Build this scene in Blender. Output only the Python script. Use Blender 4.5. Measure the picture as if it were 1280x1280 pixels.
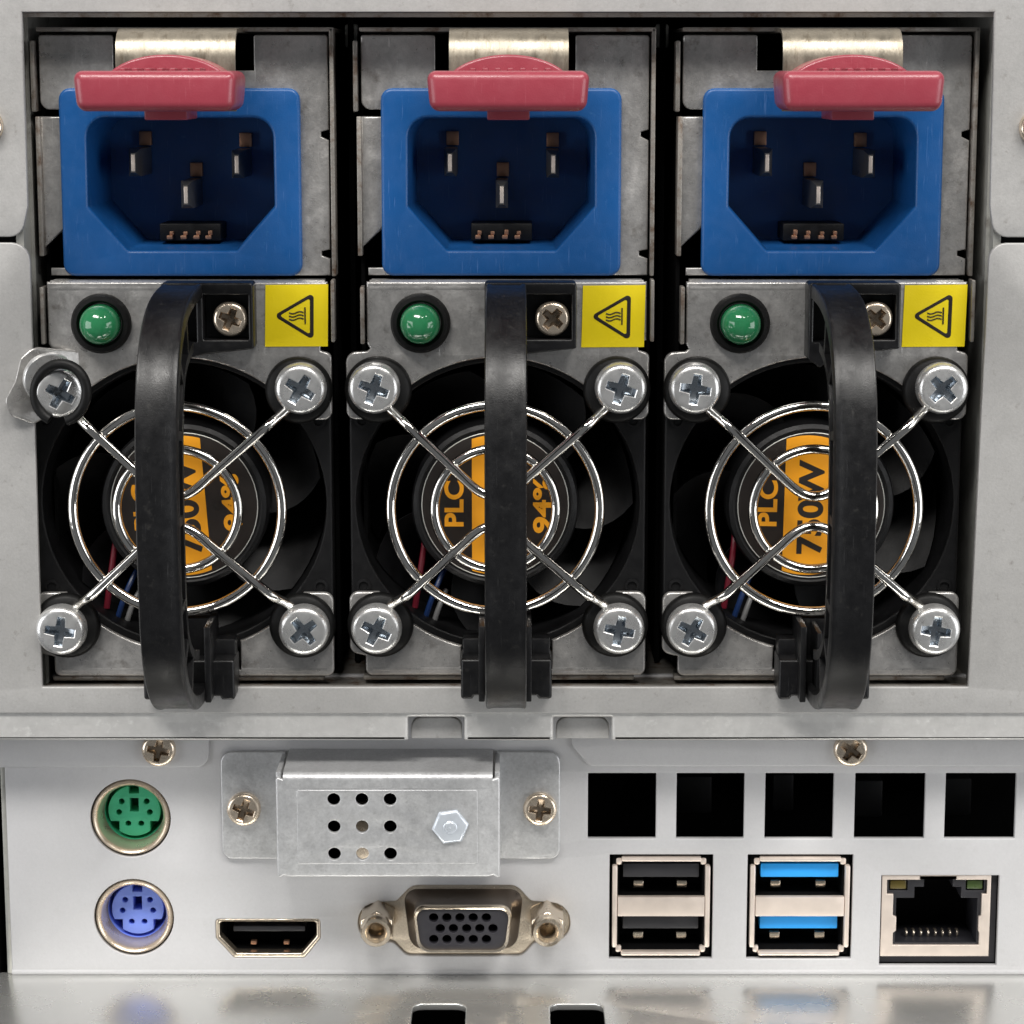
import bpy, bmesh, math, random
from mathutils import Vector, Matrix

# ------------------------------------------------------------------ scene, camera, light
for o in list(bpy.data.objects):
    bpy.data.objects.remove(o, do_unlink=True)
scn = bpy.context.scene
COL = scn.collection
R = math.radians
random.seed(7)
K = 0.001                                   # all dimensions below are millimetres

cd = bpy.data.cameras.new('camera')
cam = bpy.data.objects.new('camera', cd)
COL.objects.link(cam)
DIST, PITCH = 326.3, R(10)
cam.location = (0, -DIST * math.cos(PITCH) * K, DIST * math.sin(PITCH) * K)
cam.rotation_euler = (R(90) - PITCH, 0, 0)
cd.sensor_width = 36
cd.lens = 36 * 3100 / 1280
cd.clip_start = 0.01
cd.clip_end = 20
cd.dof.use_dof = True
cd.dof.focus_distance = 0.322
cd.dof.aperture_fstop = 85
scn.camera = cam

w = bpy.data.worlds.new('World')
scn.world = w
w.use_nodes = True
w.node_tree.nodes['Background'].inputs[0].default_value = (0.93, 0.96, 1.0, 1)
w.node_tree.nodes['Background'].inputs[1].default_value = 0.125


def area(name, loc, target, sx, sy, power, col=(1, 0.97, 0.93)):
    d = bpy.data.lights.new(name, 'AREA')
    d.shape = 'RECTANGLE'
    d.size, d.size_y = sx, sy
    d.energy = power
    d.color = col
    o = bpy.data.objects.new(name, d)
    COL.objects.link(o)
    o.location = loc
    o.rotation_euler = (Vector(target) - Vector(loc)).to_track_quat('-Z', 'Y').to_euler()
    return o


area('ceiling_lamp', (-0.30, -0.66, 0.95), (0, 0, 0), 0.60, 0.20, 13)
area('ceiling_lamp', (0.43, -0.60, 0.93), (0, 0, 0), 0.60, 0.20, 11)
area('side_fill', (-1.06, -0.56, 0.04), (0, 0, 0), 0.8, 0.7, 6, (0.97, 0.98, 1))  # added fill from the left: lights the port panel, spares the cavities
area('side_fill', (1.06, -0.56, 0.04), (0, 0, 0), 0.8, 0.7, 6, (0.97, 0.98, 1))  # added fill from the right, matching the left one

vs = scn.view_settings
vs.view_transform = 'Standard'
vs.look = 'None'
vs.exposure = 0.0
vs.gamma = 1
vs.use_curve_mapping = False
scn.render.engine = 'CYCLES'
scn.unit_settings.system = 'METRIC'

# ------------------------------------------------------------------ materials
MATS = {}


def mat(name, base, metallic=0.0, rough=0.5, var=0.12, scale=1.2, bump=0.0, bscale=6.0, dirt=None,
        dirt_amt=0.0, dirt_scale=0.35, coat=0.0, spec=0.5, trans=0.0, rvar=0.08, stretch=(1, 1, 1), sss=0.0,
        scratch=0.0, speck=0.0, scuff=0.0, grain=0.0):
    """procedural surface: soft colour drift, fine relief, optional dirt blotches and scratches"""
    if name in MATS:
        return MATS[name]
    m = bpy.data.materials.new(name)
    m.use_nodes = True
    nt = m.node_tree
    N, L = nt.nodes, nt.links
    b = N['Principled BSDF']
    b.inputs['Metallic'].default_value = metallic
    b.inputs['Coat Weight'].default_value = coat
    b.inputs['Coat Roughness'].default_value = 0.08
    b.inputs['Specular IOR Level'].default_value = spec
    b.inputs['Transmission Weight'].default_value = trans
    if sss:
        b.inputs['Subsurface Weight'].default_value = sss
        b.inputs['Subsurface Radius'].default_value = (0.001, 0.001, 0.001)
    tc = N.new('ShaderNodeTexCoord')
    mp = N.new('ShaderNodeMapping')
    mp.inputs['Scale'].default_value = (1000 * stretch[0], 1000 * stretch[1], 1000 * stretch[2])
    L.new(tc.outputs['Object'], mp.inputs['Vector'])
    oi = N.new('ShaderNodeObjectInfo')
    mu = N.new('ShaderNodeMath')
    mu.operation = 'MULTIPLY'
    mu.inputs[1].default_value = 91.0
    L.new(oi.outputs['Random'], mu.inputs[0])

    def noise(sc, det=3.0, rg=0.55):
        n = N.new('ShaderNodeTexNoise')
        n.noise_dimensions = '4D'
        n.inputs['Scale'].default_value = sc
        n.inputs['Detail'].default_value = det
        n.inputs['Roughness'].default_value = rg
        L.new(mp.outputs['Vector'], n.inputs['Vector'])
        L.new(mu.outputs[0], n.inputs['W'])
        return n

    def ramp(src, a, c, lo=0.0, hi=1.0):
        r = N.new('ShaderNodeMapRange')
        r.inputs['From Min'].default_value = a
        r.inputs['From Max'].default_value = c
        r.inputs['To Min'].default_value = lo
        r.inputs['To Max'].default_value = hi
        L.new(src, r.inputs['Value'])
        return r.outputs['Result']

    def mix(fac, a, c):
        x = N.new('ShaderNodeMix')
        x.data_type = 'RGBA'
        for sock, v in ((x.inputs['Factor'], fac), (x.inputs['A'], a), (x.inputs['B'], c)):
            if hasattr(v, 'is_output'):
                L.new(v, sock)
            elif sock.type == 'RGBA':
                sock.default_value = (*v, 1)
            else:
                sock.default_value = v
        return x.outputs['Result']

    n1 = noise(0.13 * scale, 4)
    n2 = noise(scale, 4)
    lo = tuple(c * (1 - var) for c in base)
    hi = tuple(min(1, c * (1 + var)) for c in base)
    col = mix(ramp(n1.outputs['Fac'], 0.3, 0.7), lo, hi)
    col2 = mix(ramp(n2.outputs['Fac'], 0.3, 0.7), lo, hi)
    col = mix(0.45, col, col2)
    if speck:
        ns = noise(7.0, 2)
        col = mix(ramp(ns.outputs['Fac'], 0.62, 0.75, 0, speck), col, tuple(c * 0.45 for c in base))
    if dirt:
        nd = noise(dirt_scale, 6, 0.68)
        fac = ramp(nd.outputs['Fac'], 0.62 - 0.25 * dirt_amt, 0.72 - 0.1 * dirt_amt, 0, min(1, 0.4 + dirt_amt))
        col = mix(fac, col, dirt)
    if grain:
        ng = noise(2.6, 3, 0.7)
        col = mix(ramp(ng.outputs['Fac'], 0.34, 0.50, grain, 0), col, tuple(c * 0.55 for c in base))
        col = mix(ramp(ng.outputs['Fac'], 0.52, 0.68, 0, grain), col, tuple(min(1, c * 1.4) for c in base))
    if scuff:
        for ang, lim in ((31, 0.0), (-48, 0.01), (80, 0.02)):
            m3 = N.new('ShaderNodeMapping')
            m3.inputs['Rotation'].default_value = (0, R(ang), 0)
            m3.inputs['Scale'].default_value = (3.2, 0.6, 0.16)
            m3.inputs['Location'].default_value = (ang, ang * 2, 5)
            L.new(mp.outputs['Vector'], m3.inputs['Vector'])
            ns = N.new('ShaderNodeTexNoise')
            ns.noise_dimensions = '4D'
            ns.inputs['Scale'].default_value = 1.6
            ns.inputs['Detail'].default_value = 3
            L.new(m3.outputs['Vector'], ns.inputs['Vector'])
            L.new(mu.outputs[0], ns.inputs['W'])
            col = mix(ramp(ns.outputs['Fac'], 0.665 + lim, 0.73 + lim, 0, scuff), col, tuple(min(1, c * 1.5 + 0.12) for c in base))
    L.new(col, b.inputs['Base Color'])
    nr = noise(0.5 * scale, 4)
    rsock = ramp(nr.outputs['Fac'], 0.3, 0.7, max(0.02, rough - rvar), min(1, rough + rvar))
    L.new(rsock, b.inputs['Roughness'])
    h = None
    if bump:
        nb = noise(bscale, 2)
        h = nb.outputs['Fac']
    if scratch:
        wv = N.new('ShaderNodeTexNoise')
        wv.inputs['Scale'].default_value = 1.0
        wv.inputs['Detail'].default_value = 2
        m2 = N.new('ShaderNodeMapping')
        m2.inputs['Rotation'].default_value = (0, R(23), 0)
        m2.inputs['Scale'].default_value = (5.0, 1, 0.12)
        L.new(mp.outputs['Vector'], m2.inputs['Vector'])
        L.new(m2.outputs['Vector'], wv.inputs['Vector'])
        s = ramp(wv.outputs['Fac'], 0.68, 0.74, 0, -scratch)
        if h is None:
            h = s
        else:
            ad = N.new('ShaderNodeMath')
            ad.operation = 'ADD'
            L.new(h, ad.inputs[0])
            L.new(s, ad.inputs[1])
            h = ad.outputs[0]
    if h is not None:
        bp = N.new('ShaderNodeBump')
        bp.inputs['Strength'].default_value = 1.0
        bp.inputs['Distance'].default_value = max(bump, 0.02) * K
        L.new(h, bp.inputs['Height'])
        L.new(bp.outputs['Normal'], b.inputs['Normal'])
    MATS[name] = m
    return m


RUST = (0.11, 0.062, 0.035)
GRIME = (0.16, 0.14, 0.12)
M = dict(
    frame=mat('frame_steel', (0.42, 0.415, 0.405), 0.25, 0.48, 0.04, 0.8, 0.02, 4, GRIME, 0.10, 0.6, grain=0.14, scratch=0.2),
    wall=mat('opening_wall_steel', (0.42, 0.42, 0.39), 0.4, 0.45, 0.15, 0.6, 0.01, 5, GRIME, 0.3),
    rusty=mat('rusty_edge', (0.34, 0.32, 0.29), 0.6, 0.45, 0.25, 1.0, 0.03, 4, RUST, 0.55, 0.5),
    galv=mat('galvanised_plate', (0.48, 0.47, 0.455), 0.68, 0.34, 0.20, 0.9, 0.03, 4.5, GRIME, 0.2, 0.4, scratch=0.3, grain=0.24, scuff=0.25, rvar=0.12),
    bright=mat('bright_steel', (0.29, 0.26, 0.21), 0.95, 0.42, 0.14, 0.6, 0.04, 1.6, (0.16, 0.13, 0.09), 0.35, 0.5, stretch=(2.2, 1, 0.5)),
    zinc=mat('zinc_screw', (0.74, 0.74, 0.73), 0.80, 0.30, 0.08, 1.5, 0.01, 3, GRIME, 0.10, 0.8),
    nickel=mat('nickel_screw', (0.76, 0.65, 0.52), 0.85, 0.24, 0.08, 1.5, 0.01, 3, (0.2, 0.14, 0.08), 0.15, 0.8),
    chrome=mat('chrome_wire', (0.80, 0.78, 0.74), 1.0, 0.10, 0.06, 1.0, 0.02, 1.2, (0.3, 0.26, 0.2), 0.10, 0.9, rvar=0.05),
    gold=mat('nickel_shell', (0.76, 0.66, 0.53), 0.95, 0.21, 0.05, 1.0, 0.006, 4),
    tin=mat('tin_shell', (0.80, 0.70, 0.62), 0.55, 0.38, 0.05, 1.0, 0.006, 4),
    panel=mat('port_panel_steel', (0.525, 0.524, 0.532), 0.14, 0.46, 0.03, 0.5, 0.006, 5, (0.45, 0.45, 0.45), 0.04, 0.3, grain=0.06),
    tray=mat('tray_steel', (0.66, 0.66, 0.64), 0.80, 0.27, 0.03, 0.4, 0.0, 4, rvar=0.015),
    cover=mat('cover_galvanised', (0.56, 0.565, 0.57), 0.55, 0.40, 0.14, 1.1, 0.03, 2.6, (0.40, 0.40, 0.40), 0.2, 0.9, grain=0.22),
    blue=mat('blue_plastic', (0.005, 0.076, 0.255), 0, 0.42, 0.06, 1.0, 0.012, 6, (0.05, 0.16, 0.36), 0.02, 0.8, scratch=0.5, scuff=0.35),
    red=mat('red_plastic', (0.27, 0.038, 0.056), 0, 0.36, 0.06, 1.0, 0.015, 5, coat=0.15, scuff=0.25),
    black=mat('black_plastic', (0.005, 0.005, 0.0056), 0, 0.37, 0.2, 1.5, 0.02, 7, (0.03, 0.029, 0.027), 0.16, 0.8, scratch=0.4, spec=0.4, scuff=0.12),
    black2=mat('black_fan_plastic', (0.004, 0.004, 0.0045), 0, 0.5, 0.2, 1.5, 0.01, 5, (0.012, 0.012, 0.012), 0.1, 0.7, spec=0.3),
    rubber=mat('black_rubber', (0.005, 0.005, 0.005), 0, 0.5, 0.2, 1.5, 0.02, 5, spec=0.22),
    dark=mat('dark_interior', (0.002, 0.002, 0.0022), 0, 0.9, 0.2, 0.4, spec=0.1),  # near-black stands in for shade in gaps and deep interiors
    led=mat('green_lens', (0.026, 0.205, 0.082), 0, 0.12, 0.04, 1.0, coat=0.6, sss=0.15),
    yellow=mat('yellow_sticker', (0.90, 0.71, 0.004), 0, 0.50, 0.03, 0.8, 0.004, 5, scratch=0.1),
    ink=mat('black_ink', (0.012, 0.008, 0.006), 0, 0.6),
    orange=mat('orange_print', (0.80, 0.33, 0.012), 0, 0.42, 0.06, 0.6, 0.03, 0.5),
    brown=mat('label_black', (0.014, 0.010, 0.008), 0, 0.45, 0.15, 0.6, 0.03, 0.5),
    copper=mat('copper_pad', (0.40, 0.22, 0.14), 0.7, 0.4, 0.2, 1.0),
    green=mat('green_port_plastic', (0.055, 0.50, 0.27), 0, 0.5, 0.03),
    violet=mat('blue_port_plastic', (0.19, 0.29, 0.86), 0, 0.5, 0.03),
    blade=mat('contact_blade_metal', (0.30, 0.29, 0.27), 0.9, 0.35, 0.1),
    shell=mat('shaded_nickel_shell', (0.16, 0.135, 0.115), 0.9, 0.35, 0.08),  # nickel darkened: shade on the shell's top is put into its colour
    barrel=mat('barrel_nickel', (0.66, 0.56, 0.44), 0.78, 0.30, 0.06, 1.0, 0.01, 4),
    recess=mat('shaded_recess_zinc', (0.42, 0.46, 0.50), 0.9, 0.25, 0.15, 1.5),  # same zinc, darkened: shade inside the cross recess put into the colour
    recess2=mat('shaded_recess_nickel', (0.34, 0.27, 0.20), 0.9, 0.25, 0.15, 1.5),  # same nickel, with the recess shade put into the colour
    vga=mat('grey_block_plastic', (0.020, 0.019, 0.024), 0, 0.5, 0.05),
    tongue=mat('black_tongue_plastic', (0.017, 0.017, 0.021), 0, 0.45, 0.05),
    usb3=mat('blue_tongue_plastic', (0.015, 0.33, 0.83), 0, 0.45, 0.03),
    amber=mat('amber_lens', (0.10, 0.075, 0.012), 0, 0.35, 0.2),
    pale_green=mat('green_indicator', (0.05, 0.085, 0.02), 0, 0.35, 0.2),
    white=mat('white_zinc_hex', (0.66, 0.71, 0.77), 0.45, 0.32, 0.06, 1.0, 0.02, 2),
    wire_red=mat('red_wire', (0.13, 0.006, 0.016), 0, 0.4),
    wire_blue=mat('blue_wire', (0.006, 0.025, 0.10), 0, 0.4),
    wire_white=mat('white_wire', (0.16, 0.16, 0.16), 0, 0.4),
    lip=mat('scuffed_lip', (0.58, 0.575, 0.56), 0.35, 0.40, 0.10, 1.2, 0.02, 3, (0.75, 0.75, 0.73), 0.25, 0.8),
)

# ------------------------------------------------------------------ mesh helpers (mm in, metres out)


class MB:
    def __init__(self):
        self.bm = bmesh.new()

    def add(self, verts, faces):
        vv = [self.bm.verts.new(v) for v in verts]
        for f in faces:
            try:
                self.bm.faces.new([vv[i] for i in f])
            except ValueError:
                pass
        return vv

    def box(self, x0, x1, y0, y1, z0, z1, bev=0.0, seg=2):
        b = bmesh.new()
        bmesh.ops.create_cube(b, size=1)
        for v in b.verts:
            v.co = Vector((x0 + (v.co.x + .5) * (x1 - x0), y0 + (v.co.y + .5) * (y1 - y0), z0 + (v.co.z + .5) * (z1 - z0)))
        if bev:
            bmesh.ops.bevel(b, geom=list(b.edges), offset=bev, segments=seg, affect='EDGES', profile=0.5)
        self.merge(b)

    def merge(self, b, mtx=None):
        b.verts.ensure_lookup_table()
        if mtx:
            bmesh.ops.transform(b, matrix=mtx, verts=b.verts)
        b.verts.index_update()
        self.add([v.co.copy() for v in b.verts], [[v.index for v in f.verts] for f in b.faces])
        b.free()

    def lathe(self, prof, cx=0, cz=0, seg=40, cap0=False, cap1=False):
        """profile of (radius, y) turned about the Y axis through (cx, cz)"""
        vs_, fs = [], []
        n = len(prof)
        for i in range(seg):
            a = 2 * math.pi * i / seg
            for r, y in prof:
                vs_.append((cx + r * math.cos(a), y, cz + r * math.sin(a)))
        for i in range(seg):
            j = (i + 1) % seg
            for k in range(n - 1):
                fs.append([i * n + k, i * n + k + 1, j * n + k + 1, j * n + k])
        if cap0:
            fs.append([i * n for i in range(seg)])
        if cap1:
            fs.append([i * n + n - 1 for i in reversed(range(seg))])
        self.add(vs_, fs)

    def tube(self, pts, r, closed=False, seg=14, caps=True):
        pts = [Vector(p) for p in pts]
        n = len(pts)
        vs_, fs = [], []
        prev = None
        for i, p in enumerate(pts):
            if closed:
                t = (pts[(i + 1) % n] - pts[i - 1]).normalized()
            else:
                t = (pts[min(i + 1, n - 1)] - pts[max(i - 1, 0)]).normalized()
            if prev is None:
                ref = Vector((0, 1, 0)) if abs(t.y) < 0.9 else Vector((1, 0, 0))
                nn = (ref - t * ref.dot(t)).normalized()
            else:
                nn = (prev - t * prev.dot(t)).normalized()
            prev = nn
            bb = t.cross(nn)
            rr = r[i] if isinstance(r, (list, tuple)) else r
            for k in range(seg):
                a = 2 * math.pi * k / seg
                vs_.append(p + nn * (rr * math.cos(a)) + bb * (rr * math.sin(a)))
        m = n if closed else n - 1
        for i in range(m):
            j = (i + 1) % n
            for k in range(seg):
                l = (k + 1) % seg
                fs.append([i * seg + k, j * seg + k, j * seg + l, i * seg + l])
        if caps and not closed:
            fs.append(list(reversed(range(seg))))
            fs.append([(n - 1) * seg + k for k in range(seg)])
        self.add(vs_, fs)

    def sweep(self, path, section):
        """path of (y, z) in the side plane; section of (x, outward)"""
        n, s = len(path), len(section)
        vs_, fs = [], []
        for i, (y, z) in enumerate(path):
            a, b = path[max(i - 1, 0)], path[min(i + 1, n - 1)]
            t = Vector((0, b[0] - a[0], b[1] - a[1])).normalized()
            nn = Vector((0, t.z, -t.y))           # points outwards for a path running forward then down
            for sx, so in section:
                vs_.append(Vector((sx, y, z)) + nn * so)
        for i in range(n - 1):
            for k in range(s):
                l = (k + 1) % s
                fs.append([i * s + k, i * s + l, (i + 1) * s + l, (i + 1) * s + k])
        fs.append(list(range(s)))
        fs.append([(n - 1) * s + k for k in reversed(range(s))])
        self.add(vs_, fs)

    def loft(self, loops, close=False):
        """skin between outlines of equal length; each a list of 3-D points"""
        n = len(loops[0])
        vs_ = [p for lp in loops for p in lp]
        fs = []
        for i in range(len(loops) - 1):
            for k in range(n):
                l = (k + 1) % n
                fs.append([i * n + k, i * n + l, (i + 1) * n + l, (i + 1) * n + k])
        self.add(vs_, fs)

    def sheet(self, loops, y0, thick, bev=0.12, res=2, shear=None):
        """flat plate cut to the (x, z) outline loops (inner loops are holes), front face at y0"""
        cu = bpy.data.curves.new('tmp', 'CURVE')
        cu.dimensions = '2D'
        cu.fill_mode = 'BOTH'
        bev = min(bev, thick / 2 - 0.001)
        cu.extrude = thick / 2 - bev
        cu.bevel_depth = bev
        cu.bevel_resolution = res
        cu.offset = -bev
        for lp in loops:
            sp = cu.splines.new('POLY')
            sp.points.add(len(lp) - 1)
            for q, (x, z) in zip(sp.points, lp):
                q.co = (x, z, 0, 1)
            sp.use_cyclic_u = True
        o = bpy.data.objects.new('tmp', cu)
        COL.objects.link(o)
        me = o.to_mesh()
        b = bmesh.new()
        b.from_mesh(me)
        o.to_mesh_clear()
        bpy.data.objects.remove(o)
        bpy.data.curves.remove(cu)
        bmesh.ops.remove_doubles(b, verts=b.verts, dist=0.0005)
        for v in b.verts:
            x, z, h = v.co
            y = y0 + thick / 2 - h
            if shear:
                y += shear(x, z)
            v.co = Vector((x, y, z))
        self.merge(b)

    def face2d(self, loops, y):
        cu = bpy.data.curves.new('tmp', 'CURVE')
        cu.dimensions = '2D'
        cu.fill_mode = 'BOTH'
        for lp in loops:
            sp = cu.splines.new('POLY')
            sp.points.add(len(lp) - 1)
            for q, (x, z) in zip(sp.points, lp):
                q.co = (x, z, 0, 1)
            sp.use_cyclic_u = True
        o = bpy.data.objects.new('tmp', cu)
        COL.objects.link(o)
        b = bmesh.new()
        b.from_mesh(o.to_mesh())
        o.to_mesh_clear()
        bpy.data.objects.remove(o)
        bpy.data.curves.remove(cu)
        for v in b.verts:
            v.co = Vector((v.co.x, y, v.co.y))
        self.merge(b)

    def text(self, body, cx, cz, length, height, y, rot, thick=0.03):
        cu = bpy.data.curves.new('tmp', 'FONT')
        cu.body = body
        cu.size = 10
        cu.offset = 0.32
        o = bpy.data.objects.new('tmp', cu)
        COL.objects.link(o)
        me = o.to_mesh()
        b = bmesh.new()
        b.from_mesh(me)
        o.to_mesh_clear()
        bpy.data.objects.remove(o)
        bpy.data.curves.remove(cu)
        xs = [v.co.x for v in b.verts]
        ys = [v.co.y for v in b.verts]
        sx, sy = length / (max(xs) - min(xs)), height / (max(ys) - min(ys))
        mx, my = (max(xs) + min(xs)) / 2, (max(ys) + min(ys)) / 2
        c, s = math.cos(rot), math.sin(rot)
        for v in b.verts:
            u, t = (v.co.x - mx) * sx, (v.co.y - my) * sy
            v.co = Vector((cx + u * c - t * s, y, cz + u * s + t * c))
        self.merge(b)

    def mesh(self, name, m, smooth=35, recalc=True):
        bm = self.bm
        if recalc:
            bmesh.ops.recalc_face_normals(bm, faces=bm.faces)
        bmesh.ops.scale(bm, vec=(K, K, K), verts=bm.verts)
        me = bpy.data.meshes.new(name)
        bm.to_mesh(me)
        bm.free()
        me.materials.append(m)
        if smooth:
            me.polygons.foreach_set('use_smooth', [True] * len(me.polygons))
            me.set_sharp_from_angle(angle=R(smooth))
        return me


def obj(name, me, parent=None, loc=None, label=None, rot=None):
    o = bpy.data.objects.new(name, me)
    COL.objects.link(o)
    if parent is not None:
        o.parent = parent
        base = Vector(parent.get('_base', (0, 0, 0)))
        o.location = (Vector(loc) * K if loc else Vector((0, 0, 0))) - base
    elif loc:
        o.location = Vector(loc) * K
    if rot:
        o.rotation_euler = rot
    if label:
        o['label'] = label
    return o


BASES = {}


def thing(name, label, cat, origin, base, group=None):
    """Empty at the thing's base; parts are modelled in the frame whose origin is `origin`"""
    o = bpy.data.objects.new(name, None)
    COL.objects.link(o)
    o.empty_display_size = 0.01
    o.location = (Vector(origin) + Vector(base)) * K
    o['label'] = label
    o['category'] = cat
    o['_base'] = tuple(Vector(base) * K)
    BASES[o.name] = o
    if group:
        o['group'] = group
    return o


def rp(pts, n=5):
    """outline with rounded corners: points (x, z) or (x, z, radius)"""
    out = []
    m = len(pts)
    for i, p in enumerate(pts):
        r = p[2] if len(p) > 2 else 0
        P = Vector(p[:2])
        if r <= 0 or (Vector(pts[i - 1][:2]) - P).length < 1e-6:
            out.append(tuple(P))
            continue
        A, B = Vector(pts[i - 1][:2]) - P, Vector(pts[(i + 1) % m][:2]) - P
        la, lb = A.length, B.length
        A.normalize()
        B.normalize()
        ang = math.acos(max(-1, min(1, A.dot(B))))
        d = min(r / math.tan(ang / 2), la * .49, lb * .49)
        rr = d * math.tan(ang / 2)
        ctr = P + (A + B).normalized() * (rr / math.sin(ang / 2))
        s, e = P + A * d - ctr, P + B * d - ctr
        a0 = math.atan2(s.y, s.x)
        da = math.atan2(e.y, e.x) - a0
        while da > math.pi:
            da -= 2 * math.pi
        while da < -math.pi:
            da += 2 * math.pi
        for k in range(n + 1):
            a = a0 + da * k / n
            out.append((ctr.x + rr * math.cos(a), ctr.y + rr * math.sin(a)))
    return out


def rect(x0, x1, z0, z1, r=0.0):
    return rp([(x0, z0, r), (x1, z0, r), (x1, z1, r), (x0, z1, r)])


def circ(cx, cz, r, n=40, a0=0.0, a1=2 * math.pi, end=False):
    k = n + 1 if end else n
    return [(cx + r * math.cos(a0 + (a1 - a0) * i / n), cz + r * math.sin(a0 + (a1 - a0) * i / n)) for i in range(k)]


def bez(p0, p1, p2, p3, n=12, last=False):
    o = []
    for i in range(n + (1 if last else 0)):
        t = i / n
        o.append(tuple(a * (1 - t) ** 3 + 3 * b * t * (1 - t) ** 2 + 3 * c * t * t * (1 - t) + d * t ** 3
                       for a, b, c, d in zip(p0, p1, p2, p3)))
    return o


def one(name, fn, m, parent=None, smooth=35, loc=None, label=None, rot=None):
    b = MB()
    fn(b)
    return obj(name, b.mesh(name, m, smooth), parent, loc, label, rot)


# ------------------------------------------------------------------ screws (shared meshes)
def cross_outline(hl, hw, ang=0.0):
    pts = [(hl, -hw), (hl, hw), (hw * 1.25, hw * 1.25), (hw, hl), (-hw, hl), (-hw * 1.25, hw * 1.25),
           (-hl, hw), (-hl, -hw), (-hw * 1.25, -hw * 1.25), (-hw, -hl), (hw, -hl), (hw * 1.25, -hw * 1.25)]
    return pts


def screw_mesh(name, r, h, m, cw, cl, depth, m2):
    """pan head with a chamfered cross recess, head top towards -Y, seated at y = 0"""
    b = MB()
    rf = r * 0.74
    hw, hl = cw / 2, cl / 2
    top = cross_outline(hl, hw)
    b.face2d([circ(0, 0, rf, 40), top], -h)
    b.lathe([(rf, -h), (r * 0.83, -h * 0.965), (r * 0.90, -h * 0.89), (r * 0.955, -h * 0.75), (r * 0.99, -h * 0.5), (r, -h * 0.2), (r * 0.985, 0.0), (r * 0.5, 0.02), (r * 0.48, 1.6), (0.01, 1.6)], 0, 0, 40)
    n0 = len(b.bm.faces)
    lo = []
    for f, g, y in ((1.0, 1.0, 0), (0.94, 0.88, 0.08), (0.78, 0.78, depth * 0.8), (0.35, 0.5, depth)):
        lo.append([(x, -h + y, z) for x, z in cross_outline(hl * f, hw * g)])
    b.loft(lo)
    b.add(lo[-1], [list(range(12))])
    b.bm.faces.ensure_lookup_table()
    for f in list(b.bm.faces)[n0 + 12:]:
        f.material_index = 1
    bmesh.ops.remove_doubles(b.bm, verts=b.bm.verts, dist=0.002)
    me = b.mesh(name, m, 30)
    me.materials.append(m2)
    return me


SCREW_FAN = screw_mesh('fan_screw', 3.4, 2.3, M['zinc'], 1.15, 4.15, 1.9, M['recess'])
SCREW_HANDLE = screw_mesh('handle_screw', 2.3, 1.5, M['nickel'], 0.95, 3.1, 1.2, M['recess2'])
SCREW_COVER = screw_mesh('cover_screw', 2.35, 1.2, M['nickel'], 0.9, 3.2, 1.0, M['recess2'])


def put_screw(me, name, parent, x, y, z, spin, tilt=(0, 0)):
    o = obj(name, me, parent, (x, y, z))
    o.rotation_euler = (tilt[0], spin, tilt[1])
    return o


# ------------------------------------------------------------------ chassis
XL, XR, ZT, ZB = -62.5, 61.5, 64.5, -23.7
ch = thing('server_chassis', 'grey steel server chassis frame around the three power supplies', 'server chassis', (0, 0, 0), (0, 0, -66.9))

one('upper_frame', lambda b: b.sheet([rp([(-110, 110), (-110, 36.05), (-63.3, 36.05, 2.0), (XL + .1, 40), (XL + .2, ZT), (XR - .2, ZT), (XR + .1, 40), (62.2, 36.0, 2.0), (110, 36.0), (110, 110)])], 0, 1.0, 0.18), M['frame'], ch)
low = [(-110, 35.3), (-110, -27.3), (110, -27.3), (110, 35.25), (61.7, 35.25, 2.2), (60.8, ZB, 0.2), (-62.6, ZB, 0.2), (-62.3, 35.3, 2.4)]
one('lower_frame', lambda b: b.sheet([rp(low)], 0, 1.0, 0.18), M['frame'], ch)
# stepped lip under the frame, with two hook notches
lipo = [(-110, -26.4), (-110, -31.2), (-13.9, -31.2, .2), (-13.9, -28.0, .2), (-6.4, -28.0, .2), (-6.4, -31.2, .2), (5.55, -31.2, .2), (5.55, -28.0, .2),
        (13.35, -28.0, .2), (13.35, -31.2, .2), (110, -31.2), (110, -26.4)]
one('frame_lip', lambda b: b.sheet([rp(lipo)], 0.45, 1.3, 0.5, 3), M['lip'], ch)
for xa, xb in ((-13.6, -6.7), (5.9, 13.1)):
    one('hook_tab', lambda b: b.sheet([rp([(xa, -31.4), (xb, -31.4), (xb, -28.4, 1.6), (xa, -28.4, 1.6)])], 2.2, 1.0, 0.25), M['frame'], ch)

one('seam_shade_sheet', lambda b: b.box(-110, -64.25, 1.4, 2.0, -26, 100), M['dark'], ch)  # dark sheet added to stand in for shade behind the frame seam
one('seam_shade_sheet', lambda b: b.box(63.35, 110, 1.4, 2.0, -26, 100), M['dark'], ch)  # right-hand dark sheet, added likewise to blacken the seam
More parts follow.
